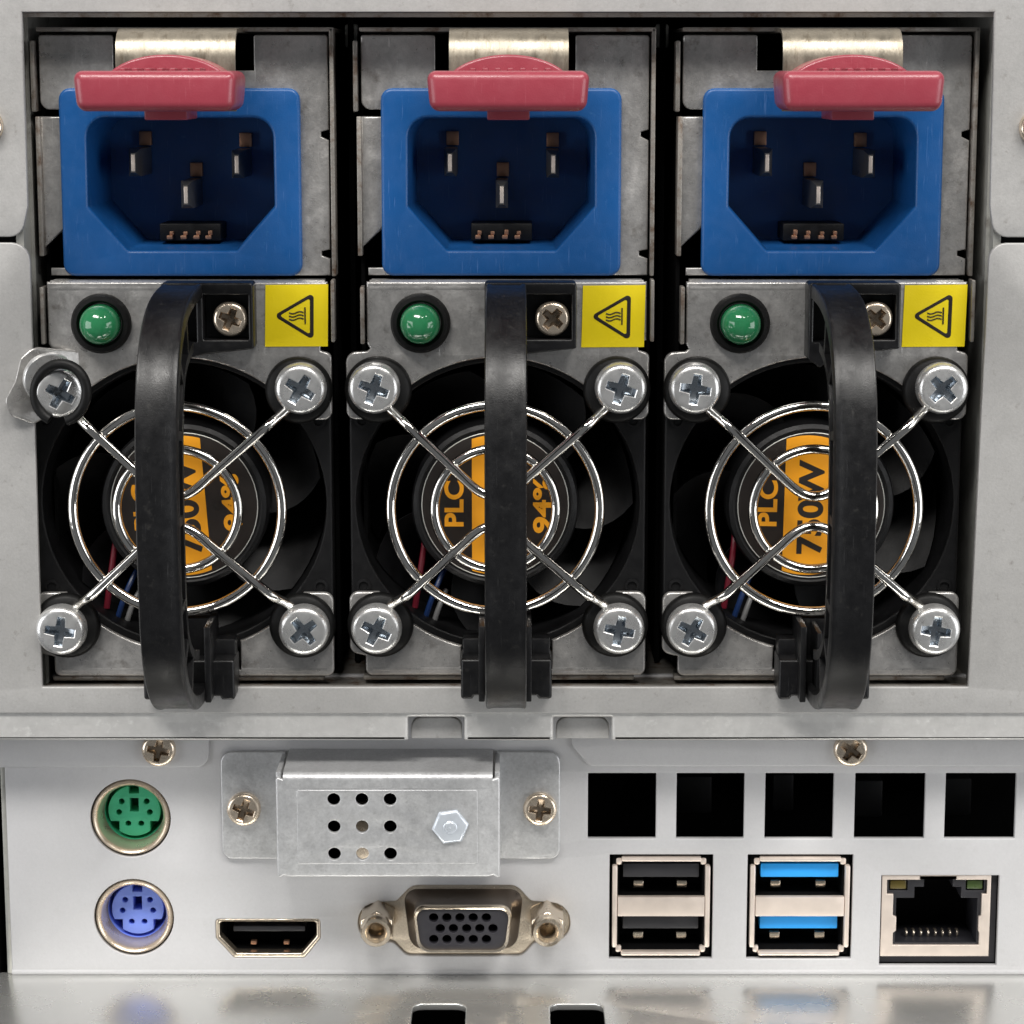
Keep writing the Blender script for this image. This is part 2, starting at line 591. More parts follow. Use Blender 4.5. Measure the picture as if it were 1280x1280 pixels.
# inner walls of the bay
one('bay_wall', lambda b: (b.box(-64.2, -63.2, 1.05, 70, -25.2, 66.4), b.box(-63.2, -62.75, 6, 70, -24.6, 65.5)), M['wall'], ch)
one('bay_wall', lambda b: (b.box(62.3, 63.3, 1.05, 70, -25.2, 66.4), b.box(61.9, 62.3, 4, 70, -24.6, 65.5)), M['wall'], ch)
one('bay_ledge', lambda b: (b.box(-62.7, 61.8, 1.02, 3.0, -24.9, -23.95, .15), b.box(-62.7, 61.8, 3.2, 70, -25.2, -24.3)), M['rusty'], ch)
one('bay_ceiling', lambda b: (b.box(-63.1, 62.2, 14, 70, 65.6, 66.4), b.box(-62.4, 61.4, 1.03, 1.6, 63.9, 64.45)), M['rusty'], ch)
one('bay_back', lambda b: b.box(-64, 64, 70, 71, -26, 67), M['dark'], ch)
for x in (-21.6, 20.2):
    one('bay_divider', lambda b: b.box(x - .35, x + .35, 16, 70, -24, 65), M['dark'], ch)
    one('bay_clip', lambda b: b.box(x - .9, x + .9, 18, 20, 60.2, 63.4, .4), M['wall'], ch)
# side screws of the frame
for x, z, s in ((-67.4, 50.2, .3), (67.2, 50.0, .8)):
    put_screw(SCREW_COVER, 'frame_screw', ch, x, -0.02, z, s)

# ------------------------------------------------------------------ power supplies
FX, FZ = -1.15, 0.3                        # fan centre in a supply's own frame


def power_supply(cx, label, bent=False, hub_rot=0.0, hub_dx=0.0, spins=(0.2, 0.3, 0.5, 0.1), latch_dx=0.0, fan_phase=0.0, band_dx=0.0, jit=0.0):
    t = thing('power_supply', label, 'power supply', (cx, -jit, 0), (0, 3, -23.6), 'power supplies side by side in the chassis')
    # --- case sheets
    one('case_wall', lambda b: (b.box(18.85, 19.4, 5.0, 9, 30.6, 62.6, .12), b.box(-19.0, 19.35, 5.0, 66, 62.15, 62.7, .12), b.box(18.85, 19.35, 2.2, 5, 22.2, 30.3, .15)), M['rusty'], t)
    one('case_wall', lambda b: (b.box(-19.9, -19.3, 5.0, 9, 51.9, 61.0, .2), b.box(-19.5, -18.9, 5.2, 9, 33.2, 51.3, .12), b.box(-19.1, -18.55, 2.2, 5, 21.9, 29.4, .15)), M['rusty'], t)
    one('case_wall', lambda b: b.box(-19.3, -18.8, 9.1, 66, -22.4, 62), M['dark'], t)  # wall coloured near-black for the shade in the gap between supplies
    one('case_wall', lambda b: b.box(18.65, 19.15, 9.1, 66, -22.4, 62), M['dark'], t)  # right wall also coloured near-black for the shaded gap
    up = [(-18.9, 61.75, .4), (-9.25, 61.75, .3), (-9.25, 57.2), (9.0, 57.2), (9.0, 61.75, .3), (18.6, 61.75, .4), (18.6, 49.6), (17.6, 49.3), (17.6, 48.7), (18.6, 48.2),
          (18.6, 34.0), (17.5, 33.8), (17.5, 33.2), (18.6, 32.8), (18.6, 30.6), (-18.2, 30.6), (-18.2, 31.6), (-16.0, 31.6), (-16.0, 52.2), (-18.9, 52.2, 1.2)]
    one('inlet_plate', lambda b: b.sheet([rp(up), rect(-14.6, 13.3, 32.2, 53.0, 1)], 6, 0.9, 0.2), M['galv'], t)
    one('side_plate', lambda b: b.sheet([rp([(-19.0, 51.3), (-15.5, 51.3), (-15.5, 38), (-16.4, 36.6), (-19.0, 34.2)])], 6.3, 0.8, 0.3), M['galv'], t)
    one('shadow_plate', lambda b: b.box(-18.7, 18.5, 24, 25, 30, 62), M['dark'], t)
    # --- spring strip and red latch
    def spring(b):
        path = [(12, 62.0), (0, 62.0), (-2.5, 61.85), (-3.8, 61.3), (-4.7, 60.4), (-5.1, 58.8), (-5.2, 55.0), (-4.8, 52.2)]
        b.sweep(path, [(-7.5, 0), (7.5, 0), (7.5, .5), (-7.5, .5)])
    sp = one('latch_spring', spring, M['bright'], t, 50, loc=(0.35, 0, 0))
    lx = 0.3 + latch_dx

    def latch_bar(b):
        bb = bmesh.new()
        bmesh.ops.create_cube(bb, size=1)
        for v in bb.verts:
            x = v.co.x * 19.4 - (1.2 * v.co.x * 2 if v.co.z < 0 else 0) * 0.35
            v.co = Vector((lx + x, -17.6 + v.co.y * 12.8, 54.75 + v.co.z * 4.75))
        bmesh.ops.bevel(bb, geom=list(bb.edges), offset=1.15, segments=5, affect='EDGES', profile=0.5)
        b.merge(bb)
    la = one('release_latch', latch_bar, M['red'], t, 40)

    def latch_arch(b):
        o = [(lx - 6.9, 55.6)] + bez((lx - 6.9, 57.0), (lx - 3.6, 59.8), (lx + 3.6, 59.8), (lx + 6.9, 57.0), 16, True) + [(lx + 6.9, 55.6)]
        b.sheet([o], -13.2, 7.6, .35)
    one('thumb_arch', latch_arch, M['red'], la, 40)

    def latch_foot(b):
        b.box(lx - 2.6, lx + 2.6, -14.5, -4.2, 51.2, 54.5, .2)
        b.box(lx - 5.5, lx + 5.5, -14.5, -4.9, 53.6, 55.6, .2)
    one('latch_foot', latch_foot, M['red'], la)
    for k in range(7):
        one('grip_ridge', lambda b: b.box(lx - 4.6 + k * 1.5, lx - 3.9 + k * 1.5, -20.5, -14.7, 56.9, 57.45, .15), M['red'], la)

    # --- blue inlet
    ox = -0.65
    cav = rp([(ox - 12.1, 51.2, 2.6), (ox + 12.1, 51.2, 2.6), (ox + 12.15, 39.7, .5), (ox + 7.1, 34.0, .5), (ox - 7.1, 34.0, .5), (ox - 12.15, 39.7, .5)], 6)
    fl = rect(ox - 15.65, ox + 15.65, 30.65, 54.95, 1.5)
    inl = one('power_inlet', lambda b: b.sheet([fl, cav], 4.5, 1.5, 0.45, 3), M['blue'], t)

    def cup(b):
        c = Vector((ox, 42.8))
        def off(f, y):
            return [(c.x + (x - c.x) * f, y, c.y + (z - c.y) * f) for x, z in cav]
        b.loft([off(1.0, 4.95), off(0.985, 7), off(0.955, 20.6)])
        b.add(off(0.955, 20.6), [list(range(len(cav)))])
        b.loft([off(1.06, 5.9), off(1.03, 21.2)])
        b.add(off(1.03, 21.2), [list(reversed(range(len(cav))))])
    one('socket_cup', cup, M['blue'], inl)
    for px_, pz in ((-7.45, 45.2), (6.2, 45.0), (-0.6, 41.0)):
        def blade(b):
            b.loft([[(px_ + sx * .8, 20.4, pz + sz * 1.8) for sx, sz in ((-1, -1), (1, -1), (1, 1), (-1, 1))],
                    [(px_ + sx * .8, 10.4, pz + sz * 1.8) for sx, sz in ((-1, -1), (1, -1), (1, 1), (-1, 1))],
                    [(px_ + sx * .30, 8.9, pz + sz * 1.25) for sx, sz in ((-1, -1), (1, -1), (1, 1), (-1, 1))]])
            b.add([(px_ + sx * .30, 8.9, pz + sz * 1.25) for sx, sz in ((-1, -1), (1, -1), (1, 1), (-1, 1))], [[0, 1, 2, 3]])
        one('contact_blade', blade, M['blade'], inl, 20)
        one('tip_glint', lambda b: b.box(px_ - .24, px_ + .24, 8.75, 9.1, pz - 1.1, pz + 1.1, .06), M['tin'], inl)  # pale sliver paints the glint on the blade's end
        one('contact_pad', lambda b: b.box(px_ + .1 - .85, px_ + .1 + .85, 19.6, 20.55, pz + 2.0, pz + 3.9, .1), M['copper'], inl)
    sb = one('signal_connector', lambda b: b.box(ox - 4.1, ox + 4.1, 13.0, 20, 34.7, 37.0, .15), M['black2'], inl)
    for k in range(4):
        def cont(b):
            xx = ox - 2.9 + k * 1.75 + jit + random.uniform(-.15, .15)
            b.box(xx, xx + .55, 12.3, 13.1, 35.5, 36.1 + random.uniform(-.15, .15), .1)
            b.box(xx - .3, xx + .45, 11.7, 12.6, 35.0, 35.5, .1)
        one('signal_contact', cont, M['copper'], inl)

    # --- indicator plate (upper) and lower plate
    R0 = 19.7
    zc = 11.8
    a0 = math.asin((zc - FZ) / R0)
    arc = circ(FX, FZ, R0, 30, math.pi - a0, a0, True)
    if not bent:
        tl = [(-18.3, 30.0), (-18.3, 21.9), (-17.9, 21.2), (-18.3, 20.9), (-21.1, 20.7, 1.4), (-21.1, 11.8, 1.2)]
    else:
        tl = [(-18.3, 30.0), (-18.3, 21.9), (-17.9, 21.2), (-17.0, 21.0), (-14.6, 20.6), (-14.6, 13.6)]
        arc = [q for q in arc if q[0] > -14.4]
    outl = rp(tl + arc + [(18.8, 11.8, 1.2), (18.8, 20.6, .8), (17.4, 21.0), (17.4, 21.9), (18.4, 22.3), (18.4, 30.0)])
    one('indicator_plate', lambda b: b.sheet([outl], 3, 1.0, 0.32, 3), M['galv'], t)
    one('plate_fold', lambda b: (b.tube([(-17.9, 4.0, 29.15), (18.0, 4.0, 29.15)], 1.03, seg=28), b.box(-17.8, 17.9, 4.0, 7.0, 29.5, 30.15, .1)), M['galv'], t, 50)
    if bent:
        tab = rp([(-14.2, 20.9), (-17.4, 21.4, .6), (-19.7, 21.8, 1.4), (-21.3, 20.4, 1.5), (-22.0, 17.5, 3), (-23.3, 15.0, 1.5), (-22.7, 13.0, 1.2), (-20.0, 11.7, .9), (-18.6, 12.4), (-14.4, 13.4)])
        one('bent_tab', lambda b: b.sheet([tab], 3, 0.9, 0.25, 2, shear=lambda x, z: (x + 14.4) * 0.56), M['galv'], t, label='corner tab bent outward over the frame edge')
    la_ = circ(FX, FZ, R0, 14, math.pi + math.asin(11.7 / R0), math.pi + math.acos(4.85 / R0), True)
    ra_ = circ(FX, FZ, R0, 14, 2 * math.pi - math.acos(7.25 / R0), 2 * math.pi - math.asin(11.7 / R0), True)
    lowp = rp([(-18.9, -22.9, .9), (-18.9, -20.2), (-21.0, -19.7, 1.2), (-21.0, -11.4, 1.2)] + la_ + [(-6.1, -22.0), (6.1, -22.0)] + ra_ + [(18.65, -11.4, 1.2), (18.65, -22.9, 1.0)])
    one('lower_plate', lambda b: b.sheet([lowp], 3, 1.0, 0.32, 3), M['galv'], t)
    one('lower_fold', lambda b: (b.tube([(-17.9, 4.0, -22.0), (-6.2, 4.0, -22.0)], 1.03, seg=28), b.tube([(6.2, 4.0, -22.0), (17.7, 4.0, -22.0)], 1.03, seg=28)), M['galv'], t, 50)
    one('case_floor', lambda b: b.box(-19.3, 17.2, 3.8, 8.0, -23.7, -23.05, .2), M['rusty'], t)

    # --- LED
    lz, lxx = 24.6, -11.25
    gr = one('indicator_lamp', lambda b: b.lathe([(3.95, 3.0), (3.9, 2.3), (3.6, 1.85), (3.1, 1.75), (2.8, 2.1), (2.64, 3.4)], lxx, lz), M['rubber'], t)
    one('lens', lambda b: b.lathe([(2.62, 3.4), (2.62, 1.4)] + [(2.62 * math.cos(a), 1.4 - 2.62 * math.sin(a)) for a in [R(q) for q in (15, 30, 45, 58, 70, 80, 86)]] + [(0.001, -1.22)], lxx, lz), M['led'], gr, 60)

    # --- warning sticker
    st = one('warning_sticker', lambda b: b.sheet([rp([(10.15, 29.55), (18.35, 29.65), (18.2, 21.5), (9.95, 21.45)])], 2.9, 0.1, 0.02), M['yellow'], t, loc=(jit * .6, 0, jit * .3))

    def tri(b):
        o = rp([(11.15, 25.55, .45), (16.45, 28.6, .45), (16.35, 22.3, .45)], 6)
        i = rp([(11.95, 25.55, .2), (15.95, 27.85, .2), (15.88, 23.08, .2)], 4)
        b.sheet([o, i], 2.86, 0.05, 0.005)
    one('warning_triangle', tri, M['ink'], st)
    for k in range(3):
        def wave(b):
            z0 = 25.95 - k * 0.42
            pts = [(13.2 + q * 1.9 / 14, 2.86, z0 - 0.14 * math.sin(q / 14 * 2 * math.pi)) for q in range(15)]
            b.tube(pts, 0.085, seg=6)
        one('heat_wave', wave, M['ink'], st)
    one('heat_bar', lambda b: b.box(15.2, 15.38, 2.82, 2.9, 24.45, 26.65), M['ink'], st)

    # --- fan
    def fan_frame(b):
        sq = rect(FX - 19.7, FX + 19.7, FZ - 19.9, FZ + 19.7, 2.5)
        b.sheet([sq, circ(FX, FZ, 18.9, 56)], 4.6, 3.0, .3)
        b.lathe([(18.9, 5.0), (18.6, 9), (18.6, 26)], FX, FZ, 56)
        b.box(FX - 19.7, FX - 19.1, 7.5, 28, FZ - 18, FZ + 18)
        b.box(FX + 19.1, FX + 19.7, 7.5, 28, FZ - 18, FZ + 18)
        for sx in (-1, 1):
            for sz in (-1, 1):
                b.lathe([(1.0, 4.55), (1.0, 4.35), (.65, 4.3), (.6, 4.6)], FX + sx * 18.0, FZ + sz * 11.2, 14)
    fan = one('cooling_fan', fan_frame, M['black2'], t)
    hx = FX + hub_dx
    one('fan_hub', lambda b: b.lathe([(11.2, 24), (11.2, 6.0), (10.95, 5.3), (10.4, 5.0), (10.15, 5.2), (0.01, 5.2)], hx, FZ - .3, 56), M['black2'], fan)
    one('fan_stator', lambda b: [b.box(FX - 19, FX + 19, 25, 26.5, FZ - 1.2, FZ + 1.2), b.box(FX - 1.2, FX + 1.2, 25.1, 26.6, FZ - 19, FZ + 19)], M['black2'], fan)

    def fan_blade(b):
        nu, nv = 9, 7
        v = []
        for side in (0, 1):
            for i in range(nu):
                for j in range(nv):
                    u_, q = i / (nu - 1), j / (nv - 1)
                    r_ = 11.0 + q * 7.2
                    ang = (u_ - .5) * 0.86 + 0.22 * q * q + 0.10 * q
                    y = 8.2 + u_ * 10.0 + side * 0.6
                    v.append((r_ * math.cos(ang), y, r_ * math.sin(ang)))
        f = []
        o = nu * nv
        for i in range(nu - 1):
            for j in range(nv - 1):
                a = i * nv + j
                f.append([a, a + 1, a + nv + 1, a + nv])
                f.append([o + a, o + a + nv, o + a + nv + 1, o + a + 1])
        for i in range(nu - 1):
            for j in (0, nv - 1):
                a = i * nv + j
                f.append([a, a + nv, o + a + nv, o + a])
        for j in range(nv - 1):
            for i in (0, nu - 1):
                a = i * nv + j
                f.append([a, a + 1, o + a + 1, o + a])
        b.add(v, f)
    bb = MB()
    fan_blade(bb)
    bme = bb.mesh('fan_blade', M['black2'], 40)
    for k in range(7):
        o = obj('fan_blade', bme, fan, (FX, 0, FZ - .4))
        o.rotation_euler = (0, -(k * 2 * math.pi / 7 + fan_phase), 0)
    # hub label, printed band and lettering
    c_, s_ = math.cos(hub_rot), math.sin(hub_rot)

    def rot2(x, z):
        return (hx + x * c_ - z * s_, FZ - .3 + x * s_ + z * c_)
    lab = [rot2(*q) for q in circ(0, 0, 9.75, 56)]
    one('hub_label', lambda b: b.sheet([lab], 5.12, .06, .02), M['brown'], fan)
    one('label_rim', lambda b: b.tube([(rot2(*q)[0], 5.14, rot2(*q)[1]) for q in circ(0, 0, 9.8, 56)], .07, True, 6), M['wall'], fan)
    hb = 3.15
    ba = math.asin(hb / 9.6)
    band = circ(0, 0, 9.45, 12, math.pi / 2 - ba, math.pi / 2 + ba, True) + circ(0, 0, 9.45, 12, -math.pi / 2 - ba, -math.pi / 2 + ba, True)
    one('label_band', lambda b: b.sheet([[rot2(q[0] + band_dx, q[1]) for q in band]], 5.08, .04, .01), M['orange'], fan)
    up_ = math.pi / 2 + hub_rot
    p_ = rot2(0.45 + band_dx, -0.2)
    one('label_lettering', lambda b: b.text('750W', p_[0], p_[1], 12.8, 3.5, 5.065, up_), M['ink'], fan)
    p2 = rot2(-5.5 + band_dx * .6, 0.2)
    one('label_lettering', lambda b: b.text('PLC', p2[0], p2[1], 6.2, 2.6, 5.10, up_), M['orange'], fan)
    p3 = rot2(6.3, 0.0)
    one('label_lettering', lambda b: b.text('94%', p3[0], p3[1], 7.6, 2.5, 5.10, up_), M['orange'], fan)
    # leads beside the hub
    one('red_lead', lambda b: b.tube(bez((-10.9, 9.5, -3.5), (-11.0, 7.4, -6), (-11.6, 7.2, -9), (-12.4, 7.6, -14.5), 12, True), .42, seg=10), M['wire_red'], fan)
    one('blue_lead', lambda b: b.tube(bez((-8.4, 9.5, -9.5), (-9.4, 7.6, -11.5), (-10.4, 7.4, -13.5), (-11.4, 7.8, -17.5), 12, True), .38, seg=10), M['wire_blue'], fan)
    one('white_lead', lambda b: b.tube(bez((-8.2, 9.5, -12.5), (-9.0, 8.0, -14), (-9.6, 7.9, -15.5), (-10.2, 8.2, -18.0), 12, True), .38, seg=10), M['wire_white'], fan)

    # --- wire guard
    gz = FZ + .1
    gd = one('fan_guard', lambda b: b.tube([(x, -0.1, z) for x, z in circ(FX - .3, gz, 13.75, 80)], .68, True, 14), M['chrome'], t, 80)
    one('inner_ring', lambda b: b.tube([(x, -0.1, z) for x, z in circ(FX - .3, gz, 8.0, 64)], .64, True, 14), M['chrome'], gd, 80)
    for sg in (1, -1):
        def vee(b):
            P = []
            for sx in (-1, 1):
                ex, ez = FX + sx * 16.1, FZ + sg * 16.1
                leg = [(ex - sx * 1.2, 1.5, ez - sg * 2.2), (ex - sx * 1.9, 1.35, ez - sg * 2.9)]
                end = (ex - sx * 4.6, -0.75, ez - sg * 5.1)
                leg += bez(leg[-1], (ex - sx * 2.9, 1.0, ez - sg * 3.8), (ex - sx * 3.6, -0.5, ez - sg * 4.2), end, 8)
                q0, q1 = end, (FX - .3 + sx * 4.4, -1.15, FZ + sg * 4.6)
                leg += [tuple(a + (b_ - a) * k / 6 for a, b_ in zip(q0, q1)) for k in range(6)]
                leg += bez(q1, (FX - .3 + sx * 2.3, -1.2, FZ + sg * 2.5), (FX - .3 + sx * 1.3, -1.2, FZ + sg * 2.0), (FX - .3, -1.2, FZ + sg * 2.0), 8, sx == -1)
                P.append(leg)
            pts = P[0] + list(reversed(P[1]))
            b.tube(pts, .66, seg=14)
        one('guard_spoke', vee, M['chrome'], gd, 80)

    # --- fan screws with rubber washers
    k = 0
    for sx in (-1, 1):
        for sz in (1, -1):
            x, z = FX + sx * 16.1, FZ + sz * 16.1
            if bent and sx == -1 and sz == 1:
                x, z = -16.7, 16.25
                s = put_screw(SCREW_FAN, 'fan_screw', t, x, -0.7, z, 0.5, (0.12, 0.42))
                s['label'] = 'tilted fan screw with a loose black rubber ring'
                one('washer', lambda b: b.lathe([(2.0, .1), (3.3, .1), (3.5, .35), (3.5, .8), (2.0, .8)], 0, 0), M['zinc'], s, 50, loc=None).location = (-1.5 * K, -0.5 * K, 0.9 * K)

                def ring(b):
                    pts = []
                    for q in range(41):
                        a = R(-112) - R(322) * q / 40
                        pts.append((3.45 * math.cos(a) + 0.25 * math.sin(a), -0.55 * math.cos(a), 3.75 * math.sin(a)))
                    b.tube(pts, .68, seg=12)
                one('rubber_ring', ring, M['rubber'], t, 60, loc=(-15.65, -3.75, 16.3))
            else:
                dx = -sx * 0.35
                put_screw(SCREW_FAN, 'fan_screw', t, x, 1.0, z, spins[k % 4])
                one('rubber_washer', lambda b: b.lathe([(2.5, 2.9), (4.3, 2.9), (4.45, 2.3), (4.3, 1.6), (3.9, 1.2), (2.5, 1.1)], x + dx * 1.2, z + (-0.5 if sz > 0 else 0.1)), M['rubber'], t, 50)
            k += 1

    # --- black handle
    path = [(3.0, 29.3), (-4, 29.2)] + bez((-8, 29.0), (-19, 28.3), (-26.0, 25), (-27.6, 13), 14) + \
        bez((-27.6, 13), (-28.4, 7), (-28.4, -3), (-27.6, -9), 10) + bez((-27.6, -9), (-26.2, -17.5), (-20, -22.0), (-9, -22.9), 14, True) + [(-3, -23.3), (2.5, -23.4)]
    hw = 2.55
    sec = [(-hw, -.9), (-hw, .62), (-hw + .15, .86), (-hw + .45, .9), (-hw + .75, .76), (hw - .75, .76), (hw - .45, .9), (hw - .15, .86), (hw, .62), (hw, -.9), (hw - .3, -1.1), (-hw + .3, -1.1)]
    hd = one('handle', lambda b: b.sweep([(y, z) for y, z in path], sec), M['black'], t, 45)
    sub = path[3:-3]
    one('handle_rail', lambda b: b.sweep(sub, [(-2.35, -6.6), (-2.35, -5.4), (2.35, -5.4), (2.35, -6.6)]), M['black'], hd, 45)
    one('handle_web', lambda b: b.sweep(sub, [(-.6, -6.0), (-.6, -0.8), (.6, -0.8), (.6, -6.0)]), M['black'], hd, 45)
    nrib = 7
    for k in range(nrib):
        i = int((k + .5) / nrib * (len(sub) - 2)) + 1
        (ya, za), (yb, zb) = sub[i - 1], sub[i]
        tt = Vector((0, yb - ya, zb - za)).normalized()
        nn = Vector((0, tt.z, -tt.y))
        c0 = Vector((0, (ya + yb) / 2, (za + zb) / 2))

        def rib(b):
            vv = []
            for on in (-6.5, -0.7):
                for tx in (-.55, .55):
                    for sx in (-2.3, 2.3):
                        vv.append(c0 + nn * on + tt * tx + Vector((sx, 0, 0)))
            b.add(vv, [[0, 1, 3, 2], [4, 6, 7, 5], [0, 4, 5, 1], [2, 3, 7, 6], [0, 2, 6, 4], [1, 5, 7, 3]])
        one('handle_rib', rib, M['black'], hd)

    def top_mount(b):
        o = rp([(-2.8, 30.25, .5), (9.1, 30.25, .5), (9.1, 21.7, .3), (2.6, 21.0, .3), (0.4, 20.4), (-1.2, 19.2, .3), (-2.8, 20.4, .3)])
        b.sheet([o, rect(2.6, 8.45, 22.9, 28.7, .15), rect(-2.1, 1.7, 22.6, 28.5, .15)], -1.4, 4.3, .25)
        b.box(-2.6, 8.9, 2.2, 2.9, 21.8, 30)
    one('handle_mount', top_mount, M['black'], hd)
    put_screw(SCREW_HANDLE, 'handle_screw', hd, 6.0, 0.5, 25.5, 0.25 + spins[1]).location = Vector((6.0, 0.5, 25.5)) * K

    def bot_mount(b):
        b.sheet([rp([(-6.0, -19.1, .3), (6.0, -19.1, .3), (6.0, -24.5, .4), (4.3, -24.5), (4.0, -24.05), (-4.2, -24.05), (-4.5, -24.5), (-6.0, -24.5, .4)])], -3.6, 6.2, .35)
        b.box(-5.8, 5.8, -0.3, 2.9, -20.5, -17.0, .25)
        b.box(-3.6, -2.8, -7.0, 2.8, -24.0, -13.9, .15)
        b.box(2.5, 3.3, -7.0, 2.8, -24.0, -13.9, .15)
        b.box(-2.8, 2.5, -1.0, 2.5, -24.0, -14.2)
        b.box(-1.6, -1.0, -8.5, 2.5, -23.5, -14.4, .1)
    one('handle_foot', bot_mount, M['black'], hd)
    return t


power_supply(-42.5, 'leftmost power supply, its upper left fan screw tilted on a bent tab', True, R(4), -0.1, (0.25, 0.15, 0.55, 0.9), -0.1, 0.3, -0.2, 0.25)
power_supply(-0.75, 'middle of the three power supplies with blue inlets and black handles', False, 0.0, -0.35, (0.35, 0.45, 0.3, 0.2), 0.0, 0.1, 0.0, -0.2)
power_supply(41.1, 'rightmost power supply, its handle leaving most of the 750W label in view', False, R(-1), 0.0, (0.15, 0.5, 0.8, 0.12), 0.25, 0.5, -0.5, 0.1)

# ------------------------------------------------------------------ tray under the ports
ZF = -66.9
YP = 8.0


def tray(b):
    def rr(x0, x1, y0, y1, r):
        return rp([(x0, y0, r), (x1, y0, r), (x1, y1, r), (x0, y1, r)])
    t = MB()
    t.sheet([rect(-72, 110, -42, 9.0), rr(-13.4, -6.2, -14, -3.0, 1.4), rr(5.1, 12.3, -14, -3.0, 1.4)], 0, 1.0, .2)
    for v in t.bm.verts:
        x, y, z = v.co
        v.co = Vector((x, z, ZF - y))
    bmesh.ops.reverse_faces(t.bm, faces=t.bm.faces)
    b.merge(t.bm)


one('floor_tray', tray, M['tray'], ch)
one('tray_underside', lambda b: b.box(-110, 110, -42, 60, -74, -73), M['dark'], ch)

# ------------------------------------------------------------------ port panel
io = thing('port_panel', 'pale grey rear port panel below the power supplies with square vent holes', 'port panel', (0, 0, 0), (0, YP, ZF))
vents = [(10.45, 19.85), (22.65, 32.0), (34.85, 44.3), (47.2, 56.9), (59.65, 69.4), (72.2, 81.9)]
PS2 = ((-52.6, -44.3), (-52.5, -58.6))
usbs = ((13.5, 27.85), (32.6, 47.2))
hd_o = [(-41.2, -58.8, .5), (-26.6, -58.8, .5), (-26.6, -61.6, .6), (-28.9, -64.5, .6), (-38.7, -64.5, .6), (-41.2, -61.6, .6)]
vga_o = [(-21.4, -56.6, 2.8), (-16.0, -56.2, 1.2), (-13.9, -53.9, 2.2), (0.6, -53.9, 2.2), (2.6, -56.2, 1.2), (8.1, -56.6, 2.8), (8.1, -62.0, 2.8), (3.2, -62.2, 1.0), (1.4, -64.2, 1.6), (-14.7, -64.2, 1.6), (-16.5, -62.2, 1.0), (-21.4, -62.0, 2.8)]
loops = [rect(-69.7, 110, ZF + .1, -24)]
for a, b_ in vents:
    loops.append(rect(a, b_, -47.2, -37.85, .12))
for a, b_ in usbs:
    loops.append(rect(a, b_, -64.6, -49.5, .1))
loops.append(rect(51.15, 67.5, -65.6, -52.5, .1))
loops.append(rp(hd_o))
loops.append(rp(vga_o))
for x, z in PS2:
    loops.append(circ(x, z, 5.55, 48))
loops.append(rect(-27, -13, -51.8, -37.5))
one('panel_sheet', lambda b: b.sheet(loops, YP, 1.0, 0.14), M['panel'], io)
one('panel_fold', lambda b: b.tube([(-69.7, YP + .35, ZF + .35), (110, YP + .35, ZF + .35)], .5, seg=10), M['panel'], io)
one('panel_edge', lambda b: b.box(-70.4, -69.6, YP + .3, 30, ZF, -24, .15), M['wall'], io)
one('panel_interior', lambda b: (b.box(-69, 110, 34, 35, -68, -24), b.box(-112, -71.5, 8.5, 34, -72, -24)), M['dark'], io)
for a, b_, c_, d_ in ((24, 29, 26, 33), (38, 41, 27, 33), (49, 53.5, 24, 33), (61, 66.5, 25, 33)):
    one('inner_component', lambda b: b.box(a, b_, c_, d_, -49, -43.5, .3), M['black2'], io)
strip1 = rp([(-110, -25), (-110, -36.9), (-41.5, -36.9, 1.8), (-41.5, -25)])
strip2 = rp([(110, -25), (110, -36.75), (10.6, -36.75, 1.6), (8.2, -33.8, 1.6), (8.2, -25)])
one('top_strip', lambda b: b.sheet([strip1], YP - .6, 0.55, 0.2), M['panel'], io)
one('top_strip', lambda b: b.sheet([strip2], YP - .6, 0.55, 0.2), M['panel'], io)
for x, s in ((-48.3, .2), (46.3, .6)):
    put_screw(SCREW_COVER, 'strip_screw', io, x, YP - .6, -34.2, s)

# round ports
for (x, z), m, nm in ((PS2[0], 'green', 'upper round port with a green insert'), (PS2[1], 'violet', 'lower round port with a blue insert')):
    pr = [(5.5, 10.4), (5.48, 9.2), (5.38, 8.6), (5.2, 8.2), (4.98, 8.0), (4.74, 8.15), (4.52, 8.65), (4.34, 9.4), (4.22, 10.3), (4.13, 11.3), (4.13, 17)]
    po = one('round_port', lambda b: b.lathe(pr, x, z, 56), M['barrel'], io, 60, label=nm)
    Rf = 3.62
    zt, zs, xs = math.sqrt(Rf * Rf - .49), math.sqrt(Rf * Rf - 1.5 ** 2), math.sqrt(Rf * Rf - 2.15 ** 2)
    a1, a2 = math.atan2(zt, .7), math.atan2(-1.5, zs)
    fo = [(x - .7, z + 2.5), (x + .7, z + 2.5)] + circ(x, z, Rf, 14, a1, a2, True) + [(x + 2.15, z - 1.5)] + \
        circ(x, z, Rf, 10, math.atan2(-xs, 2.15), -math.pi - math.atan2(-xs, 2.15), True) + [(x - 2.15, z - 1.5)] + circ(x, z, Rf, 14, math.pi - a2, math.pi - a1, True)
    holes = [circ(x + a, z + c, .42, 14) for a, c in ((-1.75, 1.35), (1.75, 1.35), (-2.15, -.2), (2.15, -.2), (-.9, -1.85), (.9, -1.85))]
    one('port_insert', lambda b: (b.sheet([fo, rect(x - .62, x + .62, z - .1, z + 1.85, .05)] + holes, 11.6, 3.0, .06),
                                  b.lathe([(4.12, 11.5), (4.08, 16.5), (0.02, 16.5)], x, z, 48)), M[m], po)

